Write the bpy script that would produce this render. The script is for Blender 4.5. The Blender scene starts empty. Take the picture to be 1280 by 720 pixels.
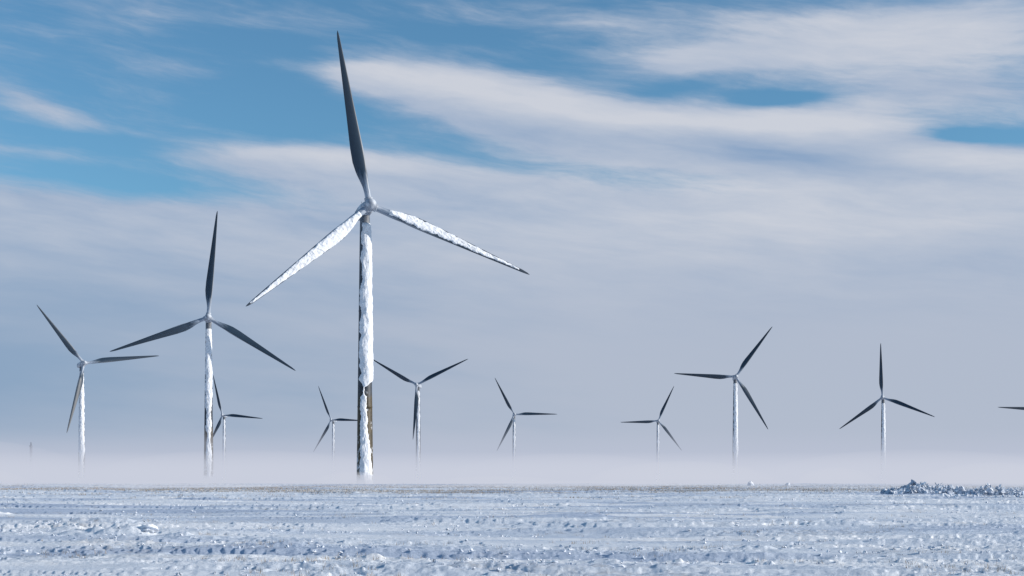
import bpy, math, numpy as np
from mathutils import Matrix, Vector
sc = bpy.context.scene
sc.view_settings.view_transform = 'Standard'
sc.view_settings.look = 'None'
sc.view_settings.exposure = 0
COL = sc.collection
rng = np.random.default_rng(7)

# ------------------------------------------------------------------ noise
def _hash(ix, iy, seed):
    h = (ix.astype(np.int64)*374761393 + iy.astype(np.int64)*668265263 + seed*974711) & 0x7fffffff
    h = ((h ^ (h >> 13)) * 1274126177) & 0x7fffffff
    h = h ^ (h >> 16)
    return (h & 0xffff)/65535.0
def vnoise(x, y, seed=0):
    x = np.asarray(x, float); y = np.asarray(y, float)
    a_ = 0.55+seed*0.37; c_, s_ = math.cos(a_), math.sin(a_)
    x, y = x*c_-y*s_, x*s_+y*c_
    ix = np.floor(x); iy = np.floor(y)
    fx = x-ix; fy = y-iy
    fx = fx*fx*fx*(fx*(fx*6-15)+10); fy = fy*fy*fy*(fy*(fy*6-15)+10)
    a = _hash(ix, iy, seed); b = _hash(ix+1, iy, seed)
    c = _hash(ix, iy+1, seed); d = _hash(ix+1, iy+1, seed)
    return (a*(1-fx)+b*fx)*(1-fy)+(c*(1-fx)+d*fx)*fy
def fbm(x, y, seed=0, octs=4):
    s = 0; a = 1; t = 0
    for i in range(octs):
        s = s + a*vnoise(x, y, seed+i*17); t += a; a *= 0.5
        x, y = x*2.03+11.3, y*2.03-5.7
    return s/t
def ridged(x, y, seed=0, octs=3):
    s = 0; a = 1; t = 0
    for i in range(octs):
        n = 1-np.abs(2*vnoise(x, y, seed+i*31)-1)
        s = s + a*n*n; t += a; a *= 0.5
        x, y = x*2.1+3.1, y*2.1+7.7
    return s/t
def sstep(a, b, x):
    t = np.clip((x-a)/(b-a), 0, 1); return t*t*(3-2*t)

# ------------------------------------------------------------------ mesh helpers
def mesh_grid(name, V, nu, nv, closed_u=False, smooth=True, caps=False):
    """V shape (nv*nu,3), rows of nu"""
    m = bpy.data.meshes.new(name)
    iu = np.arange(nu if closed_u else nu-1); iv = np.arange(nv-1)
    A, B = np.meshgrid(iu, iv)
    A = A.ravel(); B = B.ravel(); A2 = (A+1) % nu
    F = np.stack([B*nu+A, B*nu+A2, (B+1)*nu+A2, (B+1)*nu+A], 1).astype(np.int32)
    m.vertices.add(len(V)); m.vertices.foreach_set('co', np.asarray(V, np.float32).ravel())
    m.loops.add(F.size); m.loops.foreach_set('vertex_index', F.ravel())
    m.polygons.add(len(F)); m.polygons.foreach_set('loop_start', np.arange(0, F.size, 4, dtype=np.int32))
    m.update(calc_edges=True)
    if smooth: m.polygons.foreach_set('use_smooth', np.ones(len(F), bool))
    return m
def pydata(name, V, F, smooth=True):
    m = bpy.data.meshes.new(name); m.from_pydata([tuple(map(float, v)) for v in V], [], F); m.update()
    if smooth: m.polygons.foreach_set('use_smooth', np.ones(len(F), bool))
    return m
def add(name, mesh, mat=None, parent=None):
    o = bpy.data.objects.new(name, mesh); COL.objects.link(o)
    if mat is not None and mesh is not None and len(mesh.materials) == 0: mesh.materials.append(mat)
    if parent: o.parent = parent
    return o

# ------------------------------------------------------------------ materials
def newmat(name):
    m = bpy.data.materials.new(name); m.use_nodes = True
    nt = m.node_tree; nt.nodes.clear()
    out = nt.nodes.new('ShaderNodeOutputMaterial'); b = nt.nodes.new('ShaderNodeBsdfPrincipled')
    nt.links.new(b.outputs[0], out.inputs[0])
    return m, nt, b, out
def N(nt, t, **k):
    n = nt.nodes.new(t)
    for a, v in k.items(): setattr(n, a, v)
    return n
def ramp(nt, stops):
    r = N(nt, 'ShaderNodeValToRGB'); e = r.color_ramp.elements
    while len(e) < len(stops): e.new(0.5)
    for i, (p, c) in enumerate(stops):
        e[i].position = p; e[i].color = (*c, 1) if len(c) == 3 else c
    return r

def snow_mat(name, col, bump=0.5, scale=3.0, dist=0.1, dark=0.86, up=None):
    m, nt, b, out = newmat(name)
    tc = N(nt, 'ShaderNodeTexCoord')
    n = N(nt, 'ShaderNodeTexNoise'); n.inputs['Scale'].default_value = scale; n.inputs['Detail'].default_value = 6; n.inputs['Roughness'].default_value = 0.6
    nt.links.new(tc.outputs['Object'], n.inputs['Vector'])
    r = ramp(nt, [(0.36, tuple(c*dark for c in col)), (0.6, col)])
    nt.links.new(n.outputs['Fac'], r.inputs[0]); src = r.outputs[0]
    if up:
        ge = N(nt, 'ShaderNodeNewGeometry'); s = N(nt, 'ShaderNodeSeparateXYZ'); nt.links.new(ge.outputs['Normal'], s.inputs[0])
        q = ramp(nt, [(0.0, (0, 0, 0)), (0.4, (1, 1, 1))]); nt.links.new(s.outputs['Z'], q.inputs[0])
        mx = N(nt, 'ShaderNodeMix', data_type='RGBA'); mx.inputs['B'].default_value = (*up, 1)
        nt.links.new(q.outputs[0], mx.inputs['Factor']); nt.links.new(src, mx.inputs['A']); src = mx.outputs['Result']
    nt.links.new(src, b.inputs['Base Color'])
    bp = N(nt, 'ShaderNodeBump'); bp.inputs['Strength'].default_value = bump; bp.inputs['Distance'].default_value = dist
    nt.links.new(n.outputs['Fac'], bp.inputs['Height']); nt.links.new(bp.outputs[0], b.inputs['Normal'])
    b.inputs['Roughness'].default_value = 0.9; b.inputs['Specular IOR Level'].default_value = 0.15
    return m

M_rime = snow_mat('rime_snow', (0.83, 0.85, 0.88), 0.6, 1.6, 0.2, 0.82)
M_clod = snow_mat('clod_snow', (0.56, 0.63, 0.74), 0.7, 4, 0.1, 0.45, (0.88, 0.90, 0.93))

# ground snow
M_snow, nt, b, out = newmat('ground_snow')
tc = N(nt, 'ShaderNodeTexCoord')
n1 = N(nt, 'ShaderNodeTexNoise'); n1.inputs['Scale'].default_value = 11.0; n1.inputs['Detail'].default_value = 7; n1.inputs['Roughness'].default_value = 0.75
n2 = N(nt, 'ShaderNodeTexNoise'); n2.inputs['Scale'].default_value = 0.12; n2.inputs['Detail'].default_value = 6
mp = N(nt, 'ShaderNodeMapping'); mp.inputs['Scale'].default_value = (0.20, 2.0, 1)
mp1 = N(nt, 'ShaderNodeMapping'); mp1.inputs['Scale'].default_value = (0.55, 1.0, 1)
nt.links.new(tc.outputs['Object'], mp1.inputs[0]); nt.links.new(mp1.outputs[0], n1.inputs['Vector'])
nt.links.new(tc.outputs['Object'], mp.inputs[0]); nt.links.new(mp.outputs[0], n2.inputs['Vector'])
r = ramp(nt, [(0.38, (0.54, 0.61, 0.72)), (0.48, (0.74, 0.79, 0.85)), (0.57, (0.93, 0.94, 0.95))])
nt.links.new(n2.outputs['Fac'], r.inputs[0])
n3 = N(nt, 'ShaderNodeTexNoise'); n3.inputs['Scale'].default_value = 3.0; n3.inputs['Detail'].default_value = 8; n3.inputs['Roughness'].default_value = 0.8
nt.links.new(tc.outputs['Object'], n3.inputs['Vector'])
att = N(nt, 'ShaderNodeAttribute'); att.attribute_name = 'stubble'
mul = N(nt, 'ShaderNodeMath', operation='MULTIPLY')
rr = ramp(nt, [(0.46, (0, 0, 0)), (0.62, (1, 1, 1))])
nt.links.new(n3.outputs['Fac'], rr.inputs[0]); nt.links.new(rr.outputs[0], mul.inputs[0]); nt.links.new(att.outputs['Fac'], mul.inputs[1])
mx = N(nt, 'ShaderNodeMix', data_type='RGBA'); mx.inputs['B'].default_value = (0.33, 0.27, 0.21, 1)
nt.links.new(mul.outputs[0], mx.inputs['Factor']); nt.links.new(r.outputs[0], mx.inputs['A']); nt.links.new(mx.outputs['Result'], b.inputs['Base Color'])
bp = N(nt, 'ShaderNodeBump'); bp.inputs['Strength'].default_value = 1.0; bp.inputs['Distance'].default_value = 0.04
nt.links.new(n1.outputs['Fac'], bp.inputs['Height']); nt.links.new(bp.outputs[0], b.inputs['Normal'])
b.inputs['Roughness'].default_value = 0.9; b.inputs['Specular IOR Level'].default_value = 0.15

# blade paint
M_blade, nt, b, out = newmat('blade_paint')
tc = N(nt, 'ShaderNodeTexCoord'); sp = N(nt, 'ShaderNodeSeparateXYZ'); nt.links.new(tc.outputs['Object'], sp.inputs[0])
mr = N(nt, 'ShaderNodeMapRange'); mr.inputs['From Min'].default_value = 0; mr.inputs['From Max'].default_value = 32.5
nt.links.new(sp.outputs['Z'], mr.inputs[0])
mpn = N(nt, 'ShaderNodeMapping'); mpn.inputs['Scale'].default_value = (1.2, 1.2, 0.25); nt.links.new(tc.outputs['Object'], mpn.inputs[0])
nn = N(nt, 'ShaderNodeTexNoise'); nn.inputs['Scale'].default_value = 1.3; nn.inputs['Detail'].default_value = 5; nt.links.new(mpn.outputs[0], nn.inputs['Vector'])
ma = N(nt, 'ShaderNodeMath', operation='MULTIPLY_ADD'); ma.inputs[1].default_value = 0.24; nt.links.new(nn.outputs['Fac'], ma.inputs[0]); nt.links.new(mr.outputs[0], ma.inputs[2])
rb = ramp(nt, [(0.14, (0.44, 0.48, 0.54)), (0.21, (0.20, 0.25, 0.32)), (0.31, (0.022, 0.042, 0.068)), (0.8, (0.012, 0.026, 0.045))])
nt.links.new(ma.outputs[0], rb.inputs[0])
le = N(nt, 'ShaderNodeMapRange'); le.inputs['From Min'].default_value = 0.42; le.inputs['From Max'].default_value = 0.64; nt.links.new(sp.outputs['X'], le.inputs[0])
lm = N(nt, 'ShaderNodeMath', operation='MULTIPLY'); nt.links.new(le.outputs[0], lm.inputs[0]); nt.links.new(nn.outputs['Fac'], lm.inputs[1])
mx = N(nt, 'ShaderNodeMix', data_type='RGBA'); mx.inputs['B'].default_value = (0.42, 0.46, 0.52, 1)
nt.links.new(lm.outputs[0], mx.inputs['Factor']); nt.links.new(rb.outputs[0], mx.inputs['A']); nt.links.new(mx.outputs['Result'], b.inputs['Base Color'])
b.inputs['Roughness'].default_value = 0.45

def tower_material(name, stops, nz=0.06):
    m, nt, b, out = newmat(name)
    tc = N(nt, 'ShaderNodeTexCoord'); sp = N(nt, 'ShaderNodeSeparateXYZ'); nt.links.new(tc.outputs['Object'], sp.inputs[0])
    mr = N(nt, 'ShaderNodeMapRange'); mr.inputs['From Min'].default_value = -60; mr.inputs['From Max'].default_value = 0
    nt.links.new(sp.outputs['Z'], mr.inputs[0])
    nn = N(nt, 'ShaderNodeTexNoise'); nn.inputs['Scale'].default_value = 1.5; nn.inputs['Detail'].default_value = 6; nt.links.new(tc.outputs['Object'], nn.inputs['Vector'])
    a = N(nt, 'ShaderNodeMath', operation='MULTIPLY_ADD'); a.inputs[1].default_value = nz; nt.links.new(nn.outputs['Fac'], a.inputs[0]); nt.links.new(mr.outputs[0], a.inputs[2])
    r = ramp(nt, stops); nt.links.new(a.outputs[0], r.inputs[0])
    v = N(nt, 'ShaderNodeTexNoise'); v.inputs['Scale'].default_value = 1.1; v.inputs['Detail'].default_value = 9; v.inputs['Roughness'].default_value = 0.65; nt.links.new(tc.outputs['Object'], v.inputs['Vector'])
    rv = ramp(nt, [(0.3, (0.35, 0.35, 0.38)), (0.7, (1.3, 1.3, 1.25))]); nt.links.new(v.outputs['Fac'], rv.inputs[0])
    mx = N(nt, 'ShaderNodeMix', data_type='RGBA', blend_type='MULTIPLY'); mx.inputs['Factor'].default_value = 1
    nt.links.new(r.outputs[0], mx.inputs['A']); nt.links.new(rv.outputs[0], mx.inputs['B'])
    f = N(nt, 'ShaderNodeTexNoise'); f.inputs['Scale'].default_value = 1.0; f.inputs['Detail'].default_value = 6; f.inputs['Roughness'].default_value = 0.55; nt.links.new(tc.outputs['Object'], f.inputs['Vector'])
    ft = N(nt, 'ShaderNodeMapRange'); ft.inputs['From Min'].default_value = -52; ft.inputs['From Max'].default_value = -40; ft.inputs['To Min'].default_value = 0.24; ft.inputs['To Max'].default_value = 0.0
    nt.links.new(sp.outputs['Z'], ft.inputs[0])
    fa = N(nt, 'ShaderNodeMath', operation='ADD'); nt.links.new(f.outputs['Fac'], fa.inputs[0]); nt.links.new(ft.outputs[0], fa.inputs[1])
    fr = ramp(nt, [(0.62, (0, 0, 0)), (0.74, (.85, .85, .85))]); nt.links.new(fa.outputs[0], fr.inputs[0])
    m2 = N(nt, 'ShaderNodeMix', data_type='RGBA'); m2.inputs['B'].default_value = (0.6, 0.62, 0.65, 1)
    nt.links.new(fr.outputs[0], m2.inputs['Factor']); nt.links.new(mx.outputs['Result'], m2.inputs['A']); nt.links.new(m2.outputs['Result'], b.inputs['Base Color'])
    b.inputs['Roughness'].default_value = 0.55
    return m
M_tower = tower_material('tower_paint', [(0.05, (0.07, 0.06, 0.045)), (0.12, (0.070, 0.052, 0.022)), (0.45, (0.056, 0.040, 0.015)), (0.48, (0.03, 0.04, 0.055)), (0.97, (0.045, 0.062, 0.085)), (1.0, (0.14, 0.16, 0.19))])

M_nac, nt, b, out = newmat('nacelle_paint')
tc = N(nt, 'ShaderNodeTexCoord'); nn = N(nt, 'ShaderNodeTexNoise'); nn.inputs['Scale'].default_value = 0.8; nn.inputs['Detail'].default_value = 4
nt.links.new(tc.outputs['Object'], nn.inputs['Vector'])
r = ramp(nt, [(0.36, (0.20, 0.23, 0.28)), (0.62, (0.56, 0.60, 0.65))]); nt.links.new(nn.outputs['Fac'], r.inputs[0]); nt.links.new(r.outputs[0], b.inputs['Base Color'])
M_dark, nt, b, out = newmat('dark_grille'); b.inputs['Base Color'].default_value = (0.02, 0.022, 0.026, 1)
M_pole, nt, b, out = newmat('grey_pole')
tc = N(nt, 'ShaderNodeTexCoord'); nn = N(nt, 'ShaderNodeTexNoise'); nn.inputs['Scale'].default_value = 0.5; nt.links.new(tc.outputs['Object'], nn.inputs['Vector'])
r = ramp(nt, [(0.4, (0.06, 0.075, 0.10)), (0.6, (0.16, 0.18, 0.22))]); nt.links.new(nn.outputs['Fac'], r.inputs[0]); nt.links.new(r.outputs[0], b.inputs['Base Color'])
M_grass, nt, b, out = newmat('dry_grass')
oi = N(nt, 'ShaderNodeTexCoord'); nn = N(nt, 'ShaderNodeTexNoise'); nn.inputs['Scale'].default_value = 0.8; nt.links.new(oi.outputs['Object'], nn.inputs['Vector'])
r = ramp(nt, [(0.35, (0.22, 0.16, 0.10)), (0.65, (0.40, 0.33, 0.25))]); nt.links.new(nn.outputs['Fac'], r.inputs[0]); nt.links.new(r.outputs[0], b.inputs['Base Color'])
b.inputs['Roughness'].default_value = 1.0; b.inputs['Specular IOR Level'].default_value = 0.05

# ------------------------------------------------------------------ terrain
PY = np.array([-9000, 20, 60, 110, 160, 200, 225, 260, 320, 420, 9000.])
PZ = np.array([0, 0, 0.36, 0.92, 1.42, 1.74, 1.72, 1.2, 0.0, -2.2, -3.0])
def base_z(x, y):
    z = 0
    for o, w in ((-12, .25), (0, .5), (12, .25)): z = z + w*np.interp(y+o, PY, PZ)
    return z
MOUNDS = [(-11.6, 43.5, 1.4, 0.5, 0.30), (-9.9, 42.9, 0.5, 0.3, 0.14), (-14.5, 47, .7, .35, .12), (-24.5, 68, 1.0, .5, .18), (6.3, 37, .8, .35, .12), (12.5, 52, 1.2, .5, .14), (-3.2, 33.0, .5, .25, .10), (22, 75, 1.6, .6, .16), (-8, 82, 1.8, .6, .14), (2.2, 31, .4, .2, .08),
          (-5.5, 38, 1.5, .35, .12), (9.5, 33.5, .9, .3, .10), (-16, 57, 2.2, .6, .18), (3, 61, 2.4, .6, .15), (17, 46, 1.6, .45, .14), (-21, 100, 3, 1, .2), (33.5, 113, 2.6, 1.4, .35), (39.5, 112, 2.0, 1.2, .22)]
def detail_z(x, y):
    x = np.asarray(x, float); y = np.asarray(y, float)
    fall = 1-sstep(230, 330, np.abs(y))
    fallx = 1-sstep(150, 260, np.abs(x))
    big = (fbm(x/30, y/14, 3, 3)-0.5)*0.26
    q = y+0.06*x+0.6*(fbm(x/5, y/5, 131, 2)-.5)
    mk = 0.6*fbm(x/28.0, y/5.0, 21, 4)+0.4*fbm(x/7.0, y/2.2, 22, 3)
    # smoother wind-packed belt in the middle distance
    belt = 1-0.6*sstep(50, 62, y)*(1-sstep(95, 112, y))
    rough = (0.12+0.88*sstep(0.46, 0.56, mk))*belt
    drift = (fbm(x/14.0, q/2.2, 9, 4)-0.5)*0.17
    crust = (fbm(x/0.32, y/0.20, 41, 4)-0.5)*0.095 + (ridged(x/1.1, y/0.38, 43, 4)-0.4)*0.07 + (fbm(x/2.6, y/0.9, 47, 4)-0.5)*0.07
    fine = (fbm(x/1.0, y/0.2, 55, 3)-0.5)*0.012
    p = fbm(x/9.0, q/1.7, 71, 6)
    plate = sstep(0.49, 0.505, p)*0.06 + sstep(0.57, 0.582, p)*0.06 + sstep(0.42, 0.45, p)*0.05
    z = (big+drift+rough*crust+fine+plate*(0.5+0.5*sstep(.40, .52, mk)))*fall*fallx
    for (mx_, my_, a_, b_, h_) in MOUNDS:
        k = (np.abs(x-mx_) < a_*4) & (np.abs(y-my_) < b_*4)
        if not np.any(k): continue
        xs_, ys_ = x[k], y[k]
        u = (xs_-mx_)/a_; v = (ys_-my_)/b_
        w_ = u+0.5*(vnoise(xs_*3, ys_*3, 5)-.5)
        s_ = np.exp(-v*v)*np.where(w_ < 0, np.exp(-(w_*0.9)**2), np.exp(-(w_*2.6)**2))
        z[k] += h_*s_*(0.75+0.5*fbm(xs_/0.3, ys_/0.3, 61, 3))
    return z
def ground_z(x, y): return base_z(x, y)+detail_z(x, y)
def stub(x, y):
    m = sstep(116, 130, y)*(1-sstep(160, 185, y))*(1-0.6*sstep(10, 40, x))
    return np.clip(m*sstep(0.36, 0.52, fbm(x/20, y/5, 88, 4))*1.1 + 0.35*sstep(0.56, 0.72, fbm(x/3, y/2, 93, 3)), 0, 1)

rad = np.concatenate([np.linspace(0.0, 19, 14), np.geomspace(20, 235, 760), np.geomspace(240, 9000, 50)])
half = math.radians(22.5)
ang = np.concatenate([np.linspace(-half, half, 1300), np.linspace(half, 2*math.pi-half, 60)[1:-1]])
A, R = np.meshgrid(ang, rad)
X = (R*np.sin(A)).ravel(); Y = (R*np.cos(A)).ravel()
Z = ground_z(X, Y)
gm = mesh_grid('snow_ground', np.stack([X, Y, Z], 1), len(ang), len(rad), closed_u=True)
gm.flip_normals()
a = gm.attributes.new('stubble', 'FLOAT', 'POINT'); a.data.foreach_set('value', stub(X, Y).astype(np.float32))
g = add('snow_ground', gm, M_snow); g['kind'] = 'structure'; g['label'] = 'wind-crusted snow field with patches of buried stubble'

# ------------------------------------------------------------------ stubble and dry grass
def grass_mesh(name, px, py, hmin, hmax, w, per=3, spread=0.08):
    pz = ground_z(px, py)
    n = len(px)
    vs = np.zeros((n*per*3, 3))
    P = np.repeat(np.stack([px, py, pz], 1), per, 0) + rng.normal(0, 1, (n*per, 3))*[spread, spread, 0]
    h = rng.uniform(hmin, hmax, n*per); an = rng.uniform(0, 2*np.pi, n*per)
    lean = rng.normal(0, 0.35, (n*per, 2))*h[:, None]
    dx = np.cos(an)*w/2; dy = np.sin(an)*w/2
    vs[0::3] = P+np.stack([dx, dy, -0.03+0*h], 1); vs[1::3] = P-np.stack([dx, dy, 0.03+0*h], 1)
    vs[2::3] = P+np.stack([lean[:, 0], lean[:, 1], h], 1)
    m = bpy.data.meshes.new(name)
    m.vertices.add(len(vs)); m.vertices.foreach_set('co', vs.astype(np.float32).ravel())
    m.loops.add(len(vs)); m.loops.foreach_set('vertex_index', np.arange(len(vs), dtype=np.int32))
    m.polygons.add(n*per); m.polygons.foreach_set('loop_start', np.arange(0, len(vs), 3, dtype=np.int32))
    m.update(calc_edges=True); return m
y = rng.uniform(100, 210, 60000); x = rng.uniform(-1, 1, 60000)*y*0.4
keep = rng.uniform(0, 1, 60000) < stub(x, y)
x, y = x[keep], y[keep]
o = add('stubble_grass', grass_mesh('stubble_grass', x, y, 0.04, 0.18, 0.04, 3, 0.25), M_grass); o['kind'] = 'stuff'; o['label'] = 'dry brown stubble poking through crusted snow'
y = 28*np.exp(rng.uniform(0, 1.35, 7000)); x = rng.uniform(-1, 1, 7000)*y*0.4
keep = fbm(x/2.2, y/2.2, 63, 3) > 0.65
x, y = x[keep], y[keep]
o = add('dry_grass', grass_mesh('dry_grass', x, y, 0.03, 0.13, 0.011, 7, 0.06), M_grass); o['kind'] = 'stuff'; o['label'] = 'sparse dry grass tips sticking out of the snow'

# ------------------------------------------------------------------ snow clods
def clod_mesh(name, seed, sx, sy, sz, rough=0.35, n=28, m_=18):
    th = np.linspace(0, 2*np.pi, n, endpoint=False); ph = np.linspace(0.02, np.pi-0.02, m_)
    T, P = np.meshgrid(th, ph)
    dx = np.cos(T)*np.sin(P); dy = np.sin(T)*np.sin(P); dz = np.cos(P)
    k = seed*3.7
    rr = 1 + rough*(fbm(dx*1.7+k, dy*1.7+dz*2.3, seed, 4)-0.5)*2 + rough*0.8*(ridged(dx*2.5-k, dz*2.5+dy*1.9, seed+5, 2)-0.5)
    V = np.stack([dx*rr*sx, dy*rr*sy, dz*rr*sz], -1).reshape(-1, 3)
    mm = mesh_grid(name, V, n, m_, closed_u=True, smooth=False); mm.flip_normals()
    return mm
def lumps(name, r_, PX, PY_, PZ_, S, tall, label):
    V = []; F = []; off = 0
    n, m_ = 7, 5
    th = np.linspace(0, 2*np.pi, n, endpoint=False); ph = np.linspace(0.05, np.pi-0.05, m_)
    T, P = np.meshgrid(th, ph)
    for px, py, pz, s in zip(PX, PY_, PZ_, S):
        rr = 1+r_.uniform(-0.5, 0.5, T.shape)
        d = np.stack([np.cos(T)*np.sin(P)*rr*s*r_.uniform(0.4, 1.8), np.sin(T)*np.sin(P)*rr*s, np.cos(P)*rr*s*r_.uniform(0.6, tall)], -1).reshape(-1, 3)
        a = r_.uniform(-1.1, 1.1); c, s_ = math.cos(a), math.sin(a)
        d = d @ np.array([[c, 0, -s_], [0, 1, 0], [s_, 0, c]])
        V.append(d+[px, py, pz])
        for j in range(m_-1):
            for k in range(n):
                F.append((off+j*n+k, off+(j+1)*n+k, off+(j+1)*n+(k+1) % n, off+j*n+(k+1) % n))
        off += n*m_
    o = add(name, pydata(name, np.concatenate(V), F, False), M_clod)
    o['kind'] = 'stuff'; o['label'] = label
    return o
def heap(name, seed, cx, cy, w, dpt, h, count, label, skew=0.0, smax=0.24):
    r_ = np.random.default_rng(seed)
    u = r_.uniform(-1, 1, count); v = r_.uniform(-1, 1, count)
    env = (1-np.abs(u)**2)*np.clip(fbm(u*w*0.8+seed, u*0+seed*1.7, 5, 3)*2.6-0.55, 0.05, 1.3)*(1-0.5*v*v)*(1-skew*u)
    px, py = cx+u*w/2, cy+v*dpt/2
    pz = ground_z(px, py)+r_.uniform(0, 1, count)**1.2*h*np.maximum(env, 0.03)
    return lumps(name, r_, px, py, pz, r_.uniform(0.04, smax, count), 2.6, label)
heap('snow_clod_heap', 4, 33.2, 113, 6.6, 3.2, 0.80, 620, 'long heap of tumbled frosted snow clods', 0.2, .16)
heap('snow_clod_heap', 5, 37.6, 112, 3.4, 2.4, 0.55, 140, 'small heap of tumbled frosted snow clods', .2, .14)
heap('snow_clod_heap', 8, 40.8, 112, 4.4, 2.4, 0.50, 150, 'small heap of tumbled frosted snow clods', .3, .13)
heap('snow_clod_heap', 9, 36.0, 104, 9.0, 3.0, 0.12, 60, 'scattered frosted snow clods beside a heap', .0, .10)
r_ = np.random.default_rng(31)
y = 27*np.exp(r_.uniform(0, 1.5, 4800)); x = r_.uniform(-1, 1, 4800)*y*0.39
k = (fbm(x/5.0, y/2.0, 163, 3) > 0.56); x, y = x[k], y[k]
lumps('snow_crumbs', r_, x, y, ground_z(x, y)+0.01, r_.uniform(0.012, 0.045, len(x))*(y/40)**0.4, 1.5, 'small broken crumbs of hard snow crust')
def clod(x, y, s, seed, label, sz=0.6):
    o = add('snow_clod', clod_mesh('snow_clod', seed, s, s*0.8, s*sz), M_clod)
    o.location = (x, y, float(ground_z(np.array([x]), np.array([y]))[0])+s*sz*0.2)
    o['label'] = label; o['category'] = 'snow clod'; return o
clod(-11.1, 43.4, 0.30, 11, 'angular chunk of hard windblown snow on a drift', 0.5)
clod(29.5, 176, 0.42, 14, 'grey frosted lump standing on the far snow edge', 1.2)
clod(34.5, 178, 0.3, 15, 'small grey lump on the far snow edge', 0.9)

# ------------------------------------------------------------------ turbine parts
OVER = 3.7
TOPD = 1.25
CONE = math.radians(3)
def tower_radius(z):
    return 0.92+(1.62-0.92)*np.clip(-z/54, 0, 1.1)
def tower_mesh():
    n = 40; zs = np.concatenate([[0.0], np.linspace(-0.02, -62, 60)])
    extra = []
    for f in (-18, -36): extra += [f+0.12, f+0.10, f-0.10, f-0.12]
    zs = np.sort(np.concatenate([zs, extra]))[::-1]
    th = np.linspace(0, 2*np.pi, n, endpoint=False)
    V = []
    for z in zs:
        r = tower_radius(z)
        if any(abs(z-f) < 0.11 for f in (-18, -36)): r += 0.04
        V.append(np.stack([r*np.cos(th), r*np.sin(th), 0*th+z], 1))
    V = np.concatenate(V)
    m = mesh_grid('tower', V, n, len(zs), closed_u=True); m.flip_normals()
    return m
def crust_mesh(seed, cfun, wfun, zt, zb, thick=0.28, ragged=1.0):
    nu = 44; nz = int((zt-zb)/0.12)
    zs = np.linspace(zt, zb, nz); t = np.linspace(-1, 1, nu)
    T, Zg = np.meshgrid(t, zs)
    c = np.radians(cfun(Zg)); w = np.radians(wfun(Zg))
    sg = np.where(T < 0, -1, 1)
    w1 = w*(1+ragged*0.9*(fbm(Zg/1.6, sg*5.0, seed, 4)-0.5)) + np.radians(12)*(fbm(Zg/0.4, sg*9.0, seed+3, 2)-0.5)
    w1 = np.maximum(w1, 0.02)
    th = c+T*w1
    r0 = tower_radius(Zg)
    tk = thick*(1-T**4)*(0.45+1.1*fbm(th*1.8, Zg/2.0, seed+9, 4)) + 0.12*(ridged(th*2.2, Zg/1.6, seed+13, 3)-0.4)*(1-T**6)
    tk = np.maximum(tk, 0.02)
    edge = np.minimum(1, np.minimum((zt-Zg)/0.5, (Zg-zb)/0.5))
    tk = tk*np.clip(edge, 0, 1) - 0.05*(np.abs(T) > 0.97)
    r = r0+tk
    V = np.stack([r*np.sin(th), -r*np.cos(th), Zg], -1).reshape(-1, 3)
    return mesh_grid('snow_crust', V, nu, nz)
R = 32.5
def chord(s):
    return np.interp(s, [0, .05, .09, .16, .24, .32, .5, .7, .85, .95, .985, 1], [1.25, 1.2, 1.3, 1.95, 2.45, 2.4, 1.85, 1.28, .85, .55, .33, .07])
def twist(s): return math.radians(1)*np.interp(s, [0, .2, .5, 1], [20, 15, 7, 2])
NS = 36
def section(s, off=0.0):
    c = chord(s)
    a = np.linspace(0, 2*np.pi, NS, endpoint=False)
    k = sstep(0.05, 0.20, s)
    cx, cy = np.cos(a)*c/2, np.sin(a)*c/2
    tk = np.interp(s, [0, .2, .5, 1], [1, .30, .20, .13])
    xx = (np.cos(a)+1)/2
    yt = tk*c*1.05*np.sin(a)*np.sqrt(np.clip(xx, 0, 1))**0.9*0.62
    ax, ay = (xx-0.70)*c, yt
    x_, y_ = cx*(1-k)+ax*k, cy*(1-k)+ay*k
    t = twist(s)
    return x_*math.cos(t)+y_*math.sin(t), -x_*math.sin(t)+y_*math.cos(t)
def blade_mesh():
    ss = np.concatenate([np.linspace(0, 0.30, 26), np.linspace(0.32, 0.95, 36), np.linspace(0.96, 1, 8)])
    V = []
    for s in ss:
        X_, Y_ = section(s)
        V.append(np.stack([X_, Y_, 0*X_+0.6+s*(R-0.6)], 1))
    n = len(ss); V = np.concatenate(V)
    m = mesh_grid('blade', V, NS, n, closed_u=True); m.flip_normals()
    return m
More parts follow.
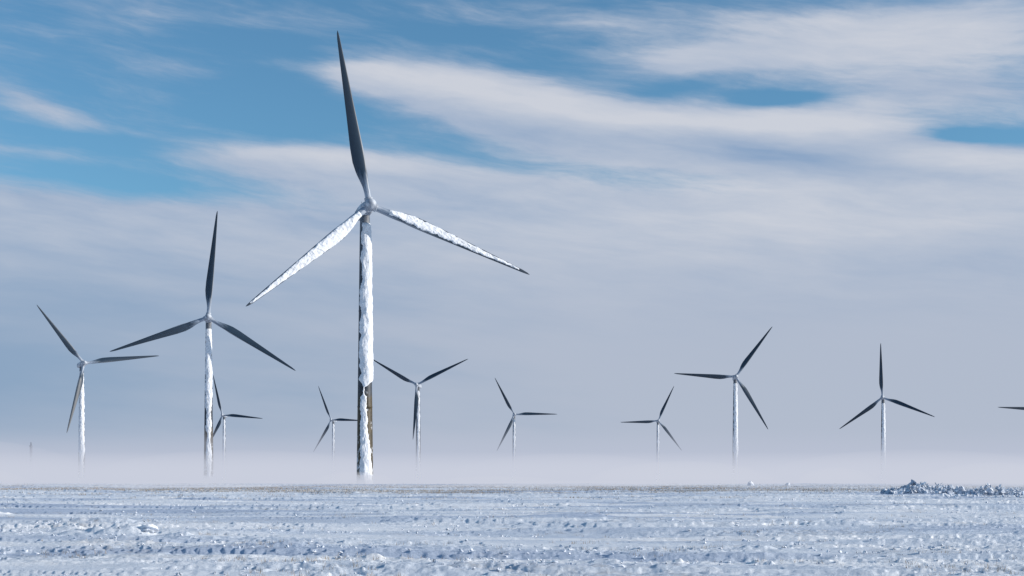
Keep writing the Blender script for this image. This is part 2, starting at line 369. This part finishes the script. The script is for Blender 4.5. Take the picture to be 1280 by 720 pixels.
def blade_crust(seed, s0, s1, a0, a1, thick):
    ns = int((s1-s0)*R/0.10); nu = 26
    rows = []
    for s in np.linspace(s0, s1, ns):
        X_, Y_ = section(s)
        fr = (s-s0)/(s1-s0)
        e0 = a0+26*(fbm(np.array([s*30]), np.array([1.3]), seed, 4)[0]-0.5)*2 + 14*(vnoise(np.array([s*90]), np.array([.2]), seed)[0]-.5)
        e1 = a1+26*(fbm(np.array([s*30]), np.array([7.3]), seed+4, 4)[0]-0.5)*2 + 14*(vnoise(np.array([s*90]), np.array([.7]), seed)[0]-.5)
        shr = 1-0.45*fr**3
        mid = (e0+e1)/2; e0 = mid+(e0-mid)*shr; e1 = mid+(e1-mid)*shr
        aa = np.linspace(e0, e1, nu)
        idx = aa/360*NS
        i0 = np.floor(idx).astype(int); f_ = idx-i0
        px = X_[i0 % NS]*(1-f_)+X_[(i0+1) % NS]*f_; py = Y_[i0 % NS]*(1-f_)+Y_[(i0+1) % NS]*f_
        t = np.linspace(-1, 1, nu)
        tk = thick*(1-t**6)*(0.3+1.2*fbm(px*1.4+seed, 0*px+s*R/1.2, seed+2, 4))*(1-0.4*fr) + 0.20*(ridged(px*1.5, 0*px+s*R/1.0, seed+7, 3)-0.4)*(1-t**6)
        tk = np.maximum(tk, 0.015)*min(1, fr*ns/4, (1-fr)*ns/4) - 0.03*(np.abs(t) > 0.95)
        rows.append(np.stack([px, py-tk, 0*px+0.6+s*(R-0.6)], 1))
    V = np.concatenate(rows)
    return mesh_grid('snow_crust', V, nu, ns)

def lathe(name, prof, n=32, axis='Y'):
    th = np.linspace(0, 2*np.pi, n, endpoint=False); V = []
    for (p, r) in prof:
        V.append(np.stack([r*np.cos(th), 0*th+p, r*np.sin(th)], 1))
    return mesh_grid(name, np.concatenate(V), n, len(prof), closed_u=True)
def nacelle_mesh():
    n = 40; th = np.linspace(0, 2*np.pi, n, endpoint=False)
    prof = [(1.15, .02, .02), (1.15, .75, .75), (1.3, .95, .95), (1.9, 1.08, 1.10), (3.2, 1.15, 1.18), (5.5, 1.12, 1.15), (7.0, 1.02, 1.02), (7.5, .92, .92), (7.55, 1.0, 1.0), (7.8, 1.0, 1.0), (7.9, .85, .85), (7.75, .70, .70), (7.4, .66, .66), (7.38, .01, .01)]
    V = []
    for (p, rx, rz) in prof:
        c, s = np.cos(th), np.sin(th); q = (np.abs(c)**3.2+np.abs(s)**3.2)**(-1/3.2)
        V.append(np.stack([rx*c*q, 0*th+p, rz*s*q], 1))
    V = np.concatenate(V)
    return mesh_grid('nacelle', V, n, len(prof), closed_u=True)
me_tower = tower_mesh(); me_blade = blade_mesh(); me_nac = nacelle_mesh()
me_hub = lathe('rotor_hub', [(-1.75, .01), (-1.72, .35), (-1.5, .75), (-1.1, 1.02), (-.5, 1.15), (.3, 1.15), (.9, 1.05), (1.12, .9), (1.14, .01)])
me_collar = lathe('blade_collar', [(0.75, .70), (0.75, .80), (1.35, .80), (1.4, .76), (1.4, .60)], 28)
for v in me_collar.vertices:
    x_, y_, z_ = v.co; v.co = (x_, z_, y_)
me_vent = lathe('cooling_vent', [(7.42, .01), (7.42, .55), (7.5, .60), (7.52, .50), (7.45, .01)], 24)
def mast_mesh():
    th = np.linspace(0, 2*np.pi, 10, endpoint=False)
    prof = [(1.1, .05), (2.1, .05), (2.12, .12), (2.2, .12), (2.22, .01)]
    V = np.concatenate([np.stack([r*np.cos(th), 6.0+r*np.sin(th), 0*th+z], 1) for z, r in prof])
    return mesh_grid('wind_vane', V, 10, len(prof), closed_u=True)
me_vane = mast_mesh()

crust_main = crust_mesh(5, lambda z: np.interp(z, [-60, -50, -45, -40, -34.0, -32.4, -30.5, -20, 0], [20, 12, 6, 0, -5, -2, 32, 36, 42]),
                        lambda z: np.interp(z, [-60, -52, -46, -40, -34.2, -33.6, -32.4, -31.8, -30.8, -25, -5, 0], [74, 54, 42, 30, 28, 5, 5, 34, 76, 82, 76, 58]), -1.5, -58, 0.34, 0.8)
crust_second = crust_mesh(65, lambda z: 14+0*z, lambda z: np.interp(z, [-55, -48, -42, -36, -33, -29, -26, -22, 0], [30, 22, 40, 22, 50, 34, 66, 74, 66]), -2.0, -54, 0.30, 1.0)
crust_wide = crust_mesh(25, lambda z: 14+0*z, lambda z: np.interp(z, [-55, -42, -37, 0], [22, 34, 72, 66]), -2.0, -54, 0.30, 0.7)
crust_thin = crust_mesh(45, lambda z: 8+0*z, lambda z: np.interp(z, [-55, -30, -5, 0], [22, 34, 52, 40]), -2.0, -50, 0.2, 1.2)
bc_left = blade_crust(3, 0.07, 0.965, 192, 342, 0.24)
bc_right = blade_crust(6, 0.10, 0.93, 202, 316, 0.22)

def turbine(hx, hy, hz, psi, tips, crust, label, first=False, lens=(1, 1, 1)):
    ps = math.radians(psi); ta = math.radians(4)
    n = Vector((math.sin(ps)*math.cos(ta), -math.cos(ps)*math.cos(ta), math.sin(ta)))
    r = Vector((math.cos(ps), math.sin(ps), 0)); u = n.cross(r)
    H = Vector((hx, hy, hz))
    T = H - Vector((n.x, n.y, 0)).normalized()*OVER; T.z = hz-TOPD
    gz = float(base_z(np.array([T.x]), np.array([T.y]))[0])
    E = bpy.data.objects.new('wind_turbine', None); COL.objects.link(E); E.location = (T.x, T.y, gz)
    E['label'] = label; E['category'] = 'wind turbine'; E['group'] = 'wind turbines on the snow field'
    inv = Matrix.Translation(-E.location)
    def part(name, mesh, mat, W, par=E, pw=None):
        o = add(name, mesh, mat); o.parent = par
        o.matrix_local = (inv @ W) if pw is None else W
        return o
    tw = part('tower', me_tower, M_tower, Matrix.Translation(T))
    if crust: c = part('snow_crust', crust, M_rime, Matrix.Identity(4), tw, 1)
    def frame(x, y, z, o):
        M = Matrix.Identity(4)
        for i, v in enumerate((x, y, z)):
            for j in range(3): M[j][i] = v[j]
        M.translation = o; return M
    nc = part('nacelle', me_nac, M_nac, frame(r, -n, u, H))
    part('cooling_vent', me_vent, M_dark, Matrix.Identity(4), nc, 1)
    if first: part('wind_vane', me_vane, M_nac, Matrix.Identity(4), nc, 1)
    part('rotor_hub', me_hub, M_nac, frame(r, -n, u, H))
    for i, (dx, dz) in enumerate(tips):
        th = math.atan2(dx/math.cos(ps), dz)
        b_ = math.cos(th)*u+math.sin(th)*r; t_ = math.cos(th)*r-math.sin(th)*u
        b2 = math.cos(CONE)*b_+math.sin(CONE)*n; n2 = math.cos(CONE)*n-math.sin(CONE)*b_
        bl = part('blade', me_blade, M_blade, frame(t_, -n2, b2*lens[i], H))
        part('blade_collar', me_collar, M_nac, Matrix.Identity(4), bl, 1)
        if first and i == 1: part('snow_crust', bc_right, M_rime, Matrix.Identity(4), bl, 1); bl['label'] = 'dark blade caked with snow along its face'
        if first and i == 2: part('snow_crust', bc_left, M_rime, Matrix.Identity(4), bl, 1); bl['label'] = 'blade almost wholly covered in white snow'
    return E
turbine(-26.4, 264, 53.6, 20, [(-39, 222), (202, -83), (-150, -138)], crust_main, 'tall wind turbine with snow-caked tower and two white blades', True, (1.0, 1.015, .955))
LW = 'wind turbine with white rimed tower standing in blowing snow'
LT = 'distant grey wind turbine half sunk in blowing snow'
turbine(-97.2, 455, 55.0, 10, [(11, 132), (105, -66), (-117, -46)], crust_second, 'wind turbine with patchy snow and brown bare lower tower', False, (1.06, 1, 1))
turbine(-189, 628, 55.0, 32, [(-55, 78), (93, 15), (-20, -86)], crust_wide, LW, False, (.98, 1.04, 1))
turbine(-226, 1110, 55.1, -10, [(-12, 49), (52, -5), (-20, -46)], crust_thin, LT, False, (1, 1.04, .85))
turbine(-156.3, 1230, 56.7, -22, [(-17, 42), (42, -2), (-21, -40)], crust_thin, LT)
turbine(-55.6, 830, 59.4, -10, [(-53, 31), (67, 32), (-3, -72)], crust_thin, 'wind turbine with dark tower and two raised blades', False, (.97, 1.05, 1))
turbine(1.9, 1110, 55.7, 4, [(-24, 45), (54, 0), (-22, -45)], crust_thin, LT, False, (1, 1.03, 1))
turbine(124.3, 1208, 55.0, 0, [(20, 44), (28, -37), (-48, -2)], crust_thin, LT)
turbine(117.6, 747, 57.9, -3, [(45, 62), (40, -69), (-75, 4)], crust_wide, LW)
turbine(220.1, 845, 52.9, -20, [(-2, 68), (64, -28), (-49, -39)], crust_wide, LW, False, (1, 1, .96))
turbine(338.0, 900, 49.3, 5, [(-64, 1), (30, 54), (32, -54)], crust_wide, LW)
th = np.linspace(0, 2*np.pi, 12, endpoint=False)
V = np.concatenate([np.stack([r_*np.cos(th), r_*np.sin(th), 0*th+z], 1) for z, r_ in [(0, 1.2), (22, 1.0), (33, .95), (33.2, 1.25), (34.2, 1.25), (34.3, .6), (36.6, .5), (36.7, .02)]])
mm = mesh_grid('distant_mast', V, 12, 8, closed_u=True)
o = add('distant_mast', mm, M_pole); o.location = (-372, 1100, -3); o['label'] = 'slender bare grey mast without rotor in haze'; o['category'] = 'mast'

# ------------------------------------------------------------------ blowing snow (volume)
def lin1(c):
    return tuple(((v/255.)/12.92 if v/255. <= .04045 else ((v/255.+.055)/1.055)**2.4) for v in c)
def glow_fogmat(dens, col):
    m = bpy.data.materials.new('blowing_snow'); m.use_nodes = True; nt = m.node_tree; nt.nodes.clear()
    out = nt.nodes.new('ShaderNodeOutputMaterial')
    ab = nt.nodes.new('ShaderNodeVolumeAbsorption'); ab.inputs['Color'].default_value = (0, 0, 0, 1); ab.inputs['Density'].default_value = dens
    em = nt.nodes.new('ShaderNodeEmission'); em.inputs['Color'].default_value = (*lin1(col), 1); em.inputs['Strength'].default_value = dens  # snow mist glows on its own, in place of scattered daylight
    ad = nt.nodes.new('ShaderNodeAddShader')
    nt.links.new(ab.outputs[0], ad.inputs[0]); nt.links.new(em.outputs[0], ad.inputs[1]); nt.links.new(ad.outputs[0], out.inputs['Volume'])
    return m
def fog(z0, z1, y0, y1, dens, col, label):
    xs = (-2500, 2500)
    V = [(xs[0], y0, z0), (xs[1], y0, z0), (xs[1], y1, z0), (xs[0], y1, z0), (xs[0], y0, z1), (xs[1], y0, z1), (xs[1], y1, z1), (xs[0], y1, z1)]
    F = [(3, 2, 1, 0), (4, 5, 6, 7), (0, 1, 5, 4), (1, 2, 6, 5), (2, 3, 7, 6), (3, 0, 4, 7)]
    o = add('blowing_snow', pydata('blowing_snow', V, F, False), glow_fogmat(dens, col)); o['kind'] = 'stuff'; o['label'] = label
C1 = (201, 206, 221); C2 = (187, 194, 212)
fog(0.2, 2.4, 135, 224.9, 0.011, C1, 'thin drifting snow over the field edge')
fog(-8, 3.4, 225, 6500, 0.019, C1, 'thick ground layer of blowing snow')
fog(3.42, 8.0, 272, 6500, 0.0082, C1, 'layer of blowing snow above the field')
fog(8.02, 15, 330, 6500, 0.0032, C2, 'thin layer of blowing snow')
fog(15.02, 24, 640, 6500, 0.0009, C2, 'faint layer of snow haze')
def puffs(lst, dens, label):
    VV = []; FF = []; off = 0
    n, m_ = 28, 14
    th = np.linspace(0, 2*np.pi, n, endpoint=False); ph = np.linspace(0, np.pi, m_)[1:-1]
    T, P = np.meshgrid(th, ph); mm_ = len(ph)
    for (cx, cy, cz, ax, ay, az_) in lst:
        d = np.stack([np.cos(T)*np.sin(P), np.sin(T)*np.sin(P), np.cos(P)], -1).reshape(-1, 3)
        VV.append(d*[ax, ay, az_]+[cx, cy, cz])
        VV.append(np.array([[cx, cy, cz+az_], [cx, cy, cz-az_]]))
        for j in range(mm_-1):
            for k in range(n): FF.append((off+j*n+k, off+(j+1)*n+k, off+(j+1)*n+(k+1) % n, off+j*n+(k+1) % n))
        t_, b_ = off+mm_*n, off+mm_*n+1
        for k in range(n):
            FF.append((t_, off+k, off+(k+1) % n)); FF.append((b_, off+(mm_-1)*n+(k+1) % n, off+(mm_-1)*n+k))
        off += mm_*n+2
    o = add('blowing_snow', pydata('blowing_snow', np.concatenate(VV), FF, True), glow_fogmat(dens, (206, 210, 223))); o['kind'] = 'stuff'; o['label'] = label
r_ = np.random.default_rng(12)
lst = []; xx = -105
while xx < 105:
    a_ = r_.uniform(5, 20); lst.append((xx+a_, r_.uniform(192, 212), 1.2, a_, 10, r_.uniform(1.0, 4.4))); xx += 2*a_+r_.uniform(-0.0, 2)
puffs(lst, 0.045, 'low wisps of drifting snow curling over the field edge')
lst = []; xx = -80
while xx < 80:
    a_ = r_.uniform(8, 20); lst.append((xx+a_, r_.uniform(160, 172), 1.3, a_, 7, r_.uniform(0.5, 1.4))); xx += 2*a_+r_.uniform(4, 18)
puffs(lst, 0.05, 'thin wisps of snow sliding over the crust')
lst = []; xx = -260
while xx < 260:
    a_ = r_.uniform(24, 60); lst.append((xx+a_, r_.uniform(480, 540), 3, a_, 30, r_.uniform(7, 16))); xx += 2*a_+r_.uniform(0, 20)
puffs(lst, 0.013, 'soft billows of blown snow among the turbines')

# ------------------------------------------------------------------ world
SUN_AZ, SUN_EL = math.radians(98), math.radians(17)
w = bpy.data.worlds.new('World'); sc.world = w; w.use_nodes = True
try: w.cycles.sampling_method = 'NONE'
except Exception: pass
nt = w.node_tree; nt.nodes.clear(); L = nt.links.new
out = N(nt, 'ShaderNodeOutputWorld'); bg = N(nt, 'ShaderNodeBackground'); L(bg.outputs[0], out.inputs[0])
STR = 0.1; bg.inputs['Strength'].default_value = STR
sky = N(nt, 'ShaderNodeTexSky', sky_type='NISHITA'); sky.sun_disc = False; sky.sun_elevation = SUN_EL; sky.sun_rotation = SUN_AZ
sky.air_density = 1.0; sky.dust_density = 0.3; sky.ozone_density = 2.0
def math_(op, a, b=None, c=None, clamp=False):
    n = N(nt, 'ShaderNodeMath', operation=op); n.use_clamp = clamp
    for i, v in enumerate((a, b, c)):
        if v is None: continue
        if isinstance(v, (int, float)): n.inputs[i].default_value = v
        else: L(v, n.inputs[i])
    return n.outputs[0]
tc = N(nt, 'ShaderNodeTexCoord'); sp = N(nt, 'ShaderNodeSeparateXYZ'); L(tc.outputs['Generated'], sp.inputs[0])
az = math_('MULTIPLY', math_('ARCTAN2', sp.outputs[0], sp.outputs[1]), 180/math.pi)
el = math_('MULTIPLY', math_('ARCSINE', sp.outputs[2]), 180/math.pi)
cmb = N(nt, 'ShaderNodeCombineXYZ'); L(az, cmb.inputs[0]); L(el, cmb.inputs[1])
wn = N(nt, 'ShaderNodeTexNoise'); wm = N(nt, 'ShaderNodeMapping'); wm.inputs['Scale'].default_value = (0.14, 0.5, 1); wm.inputs['Location'].default_value = (3.3, 7.1, 0); wm.inputs['Rotation'].default_value = (0, 0, math.radians(6))
L(cmb.outputs[0], wm.inputs[0]); L(wm.outputs[0], wn.inputs['Vector']); wn.inputs['Scale'].default_value = 1; wn.inputs['Detail'].default_value = 5
vs_ = N(nt, 'ShaderNodeVectorMath', operation='SUBTRACT'); L(wn.outputs['Color'], vs_.inputs[0]); vs_.inputs[1].default_value = (.5, .5, .5)
vm = N(nt, 'ShaderNodeVectorMath', operation='MULTIPLY'); L(vs_.outputs[0], vm.inputs[0]); vm.inputs[1].default_value = (3.0, 1.0, 0)
va = N(nt, 'ShaderNodeVectorMath', operation='ADD'); L(cmb.outputs[0], va.inputs[0]); L(vm.outputs[0], va.inputs[1])
P = va.outputs[0]
def dirdeg(px, py):
    a_ = math.atan((px-640)/1778); e_ = math.atan((604-py)/1778*math.cos(a_)); return math.degrees(a_), math.degrees(e_)
def blob(acc, px, py, la, lb, rot, amp, soft=1.0, src=None):
    ax_, ey_ = dirdeg(px, py)
    m = N(nt, 'ShaderNodeMapping', vector_type='TEXTURE')
    m.inputs['Location'].default_value = (ax_, ey_, 0); m.inputs['Rotation'].default_value = (0, 0, math.radians(rot)); m.inputs['Scale'].default_value = (la/31., lb/31., 1)
    L(src or P, m.inputs[0])
    d = N(nt, 'ShaderNodeVectorMath', operation='DOT_PRODUCT'); L(m.outputs[0], d.inputs[0]); L(m.outputs[0], d.inputs[1])
    e = math_('POWER', 2.718, math_('MULTIPLY', d.outputs['Value'], -1.0))
    return math_('MULTIPLY_ADD', e, amp, acc)
elw = N(nt, 'ShaderNodeSeparateXYZ'); L(P, elw.inputs[0])
mrh = N(nt, 'ShaderNodeMapRange', interpolation_type='SMOOTHSTEP'); mrh.inputs['From Min'].default_value = 9.2; mrh.inputs['From Max'].default_value = 12.4; mrh.inputs['To Min'].default_value = 1.05; mrh.inputs['To Max'].default_value = 0.15
L(elw.outputs[1], mrh.inputs[0])
acc = mrh.outputs[0]
for bdef in [
    (580, 118, 170, 28, -8, .8), (700, 160, 150, 30, -12, .7), (450, 100, 60, 14, -4, .35),
    (420, 212, 190, 22, -4, .7), (650, 245, 230, 28, -5, .5),
    (1130, 40, 250, 38, -1, .65), (900, 74, 110, 14, 2, .6), (1190, 108, 140, 22, -5, .5),
    (900, 160, 200, 28, -2, .8), (1060, 200, 230, 40, -8, .95), (1220, 225, 140, 34, -9, .5),
    (200, 10, 220, 20, -3, .22), (215, 90, 55, 12, -6, .22),
    (45, 132, 65, 14, -14, .38), (125, 155, 22, 7, -18, .15), (60, 198, 110, 12, -6, .2), (60, 290, 200, 30, -3, .35),
    (700, 25, 160, 12, -3, .12), (620, 62, 120, 8, -4, .1),
    (330, 55, 110, 24, -8, -.28), (130, 180, 110, 14, -4, -.22), (560, 40, 110, 16, -3, -.15),
    (970, 120, 70, 10, 0, -.55), (1225, 168, 75, 9, -6, -.66), (150, 225, 100, 18, -3, -.35), (830, 108, 60, 10, 5, -.2), (340, 140, 70, 36, 0, -.35)]:
    acc = blob(acc, *bdef)
def streak(scale, sx, sy, rot, det, rough=0.55, loc=(0, 0, 0)):
    m = N(nt, 'ShaderNodeMapping'); m.inputs['Scale'].default_value = (sx, sy, 1); m.inputs['Location'].default_value = loc
    m0 = N(nt, 'ShaderNodeMapping'); m0.inputs['Rotation'].default_value = (0, 0, math.radians(rot)); L(P, m0.inputs[0]); L(m0.outputs[0], m.inputs[0])
    n = N(nt, 'ShaderNodeTexNoise'); n.inputs['Scale'].default_value = scale; n.inputs['Detail'].default_value = det; n.inputs['Roughness'].default_value = rough
    L(m.outputs[0], n.inputs['Vector']); return n.outputs['Fac']
s1 = streak(1, .13, .7, 5, 6, .5, (5.2, 1.7, 0)); s2 = streak(1, .38, 2.4, 8, 9, .64, (2, 9, 0))
s1c = math_('SUBTRACT', s1, 0.5); s2c = math_('SUBTRACT', s2, 0.5)
acc = math_('MULTIPLY_ADD', s1c, 0.5, acc); acc = math_('MULTIPLY_ADD', s2c, 0.44, acc)
cov = N(nt, 'ShaderNodeMapRange', interpolation_type='SMOOTHSTEP'); cov.inputs['From Min'].default_value = 0.08; cov.inputs['From Max'].default_value = 0.66
L(acc, cov.inputs[0]); cover = math_('MULTIPLY', cov.outputs[0], 0.97)
def lin(c): return tuple(v/STR for v in lin1(c))
def mixc(f_, a, b_):
    m = N(nt, 'ShaderNodeMix', data_type='RGBA')
    L(f_, m.inputs['Factor'])
    for nm, v in (('A', a), ('B', b_)):
        if isinstance(v, tuple): m.inputs[nm].default_value = (*v, 1)
        else: L(v, m.inputs[nm])
    return m.outputs['Result']
sh = math_('MULTIPLY_ADD', s1c, 1.0, 0.42); sh = math_('MULTIPLY_ADD', s2c, 0.5, sh)
for bdef in [(560, 108, 200, 20, -9, .6), (1120, 46, 260, 36, -3, .5), (920, 152, 250, 16, -3, .6), (860, 228, 400, 16, -4, .3), (1200, 200, 160, 16, -9, .45), (400, 202, 150, 12, -4, .4), (1000, 280, 350, 50, 0, .35), (1000, 192, 170, 18, -8, -.35), (640, 330, 300, 40, 0, .2)]:
    sh = blob(sh, *bdef)
sh = math_('MULTIPLY', sh, 1.0, clamp=True)
cloud_hi = mixc(sh, lin((140, 165, 197)), lin((205, 209, 219)))
hz = N(nt, 'ShaderNodeMapRange', interpolation_type='SMOOTHSTEP'); hz.inputs['From Min'].default_value = -26; hz.inputs['From Max'].default_value = 6
L(math_('MULTIPLY_ADD', s1c, 24.0, az), hz.inputs[0])
haze = mixc(hz.outputs[0], lin((140, 164, 193)), lin((178, 187, 205)))
hl = N(nt, 'ShaderNodeMapRange', interpolation_type='SMOOTHSTEP'); hl.inputs['From Min'].default_value = 4.5; hl.inputs['From Max'].default_value = 11.5; L(elw.outputs[1], hl.inputs[0])
cloudc = mixc(hl.outputs[0], haze, cloud_hi)
hb = N(nt, 'ShaderNodeMapRange', interpolation_type='SMOOTHSTEP'); hb.inputs['From Min'].default_value = 4.0; hb.inputs['From Max'].default_value = 0.0; hb.inputs['To Max'].default_value = 0.75; L(el, hb.inputs[0])
cloudc = mixc(hb.outputs[0], cloudc, lin((181, 189, 208)))
tint = N(nt, 'ShaderNodeMix', data_type='RGBA', blend_type='MULTIPLY'); tint.inputs['Factor'].default_value = 1
L(sky.outputs[0], tint.inputs['A']); tint.inputs['B'].default_value = (0.78, 1.20, 1.38, 1)
final = mixc(cover, tint.outputs['Result'], cloudc)
L(final, bg.inputs['Color'])

# ------------------------------------------------------------------ sun, camera
sd = Vector((math.sin(SUN_AZ)*math.cos(SUN_EL), math.cos(SUN_AZ)*math.cos(SUN_EL), math.sin(SUN_EL)))
sl = bpy.data.lights.new('sun', 'SUN'); sl.energy = 4.8; sl.angle = math.radians(0.5); sl.color = (1.0, 0.93, 0.85)
so = bpy.data.objects.new('sun', sl); COL.objects.link(so); so.rotation_euler = sd.to_track_quat('Z', 'Y').to_euler()
cd = bpy.data.cameras.new('camera'); cam = bpy.data.objects.new('camera', cd); COL.objects.link(cam)
cam.location = (0, 0, 2.0); cam.rotation_euler = (math.radians(90), 0, 0)
cd.lens = 50; cd.sensor_width = 36; cd.shift_y = 244/1280; cd.clip_end = 20000; cd.clip_start = 0.1
sc.camera = cam
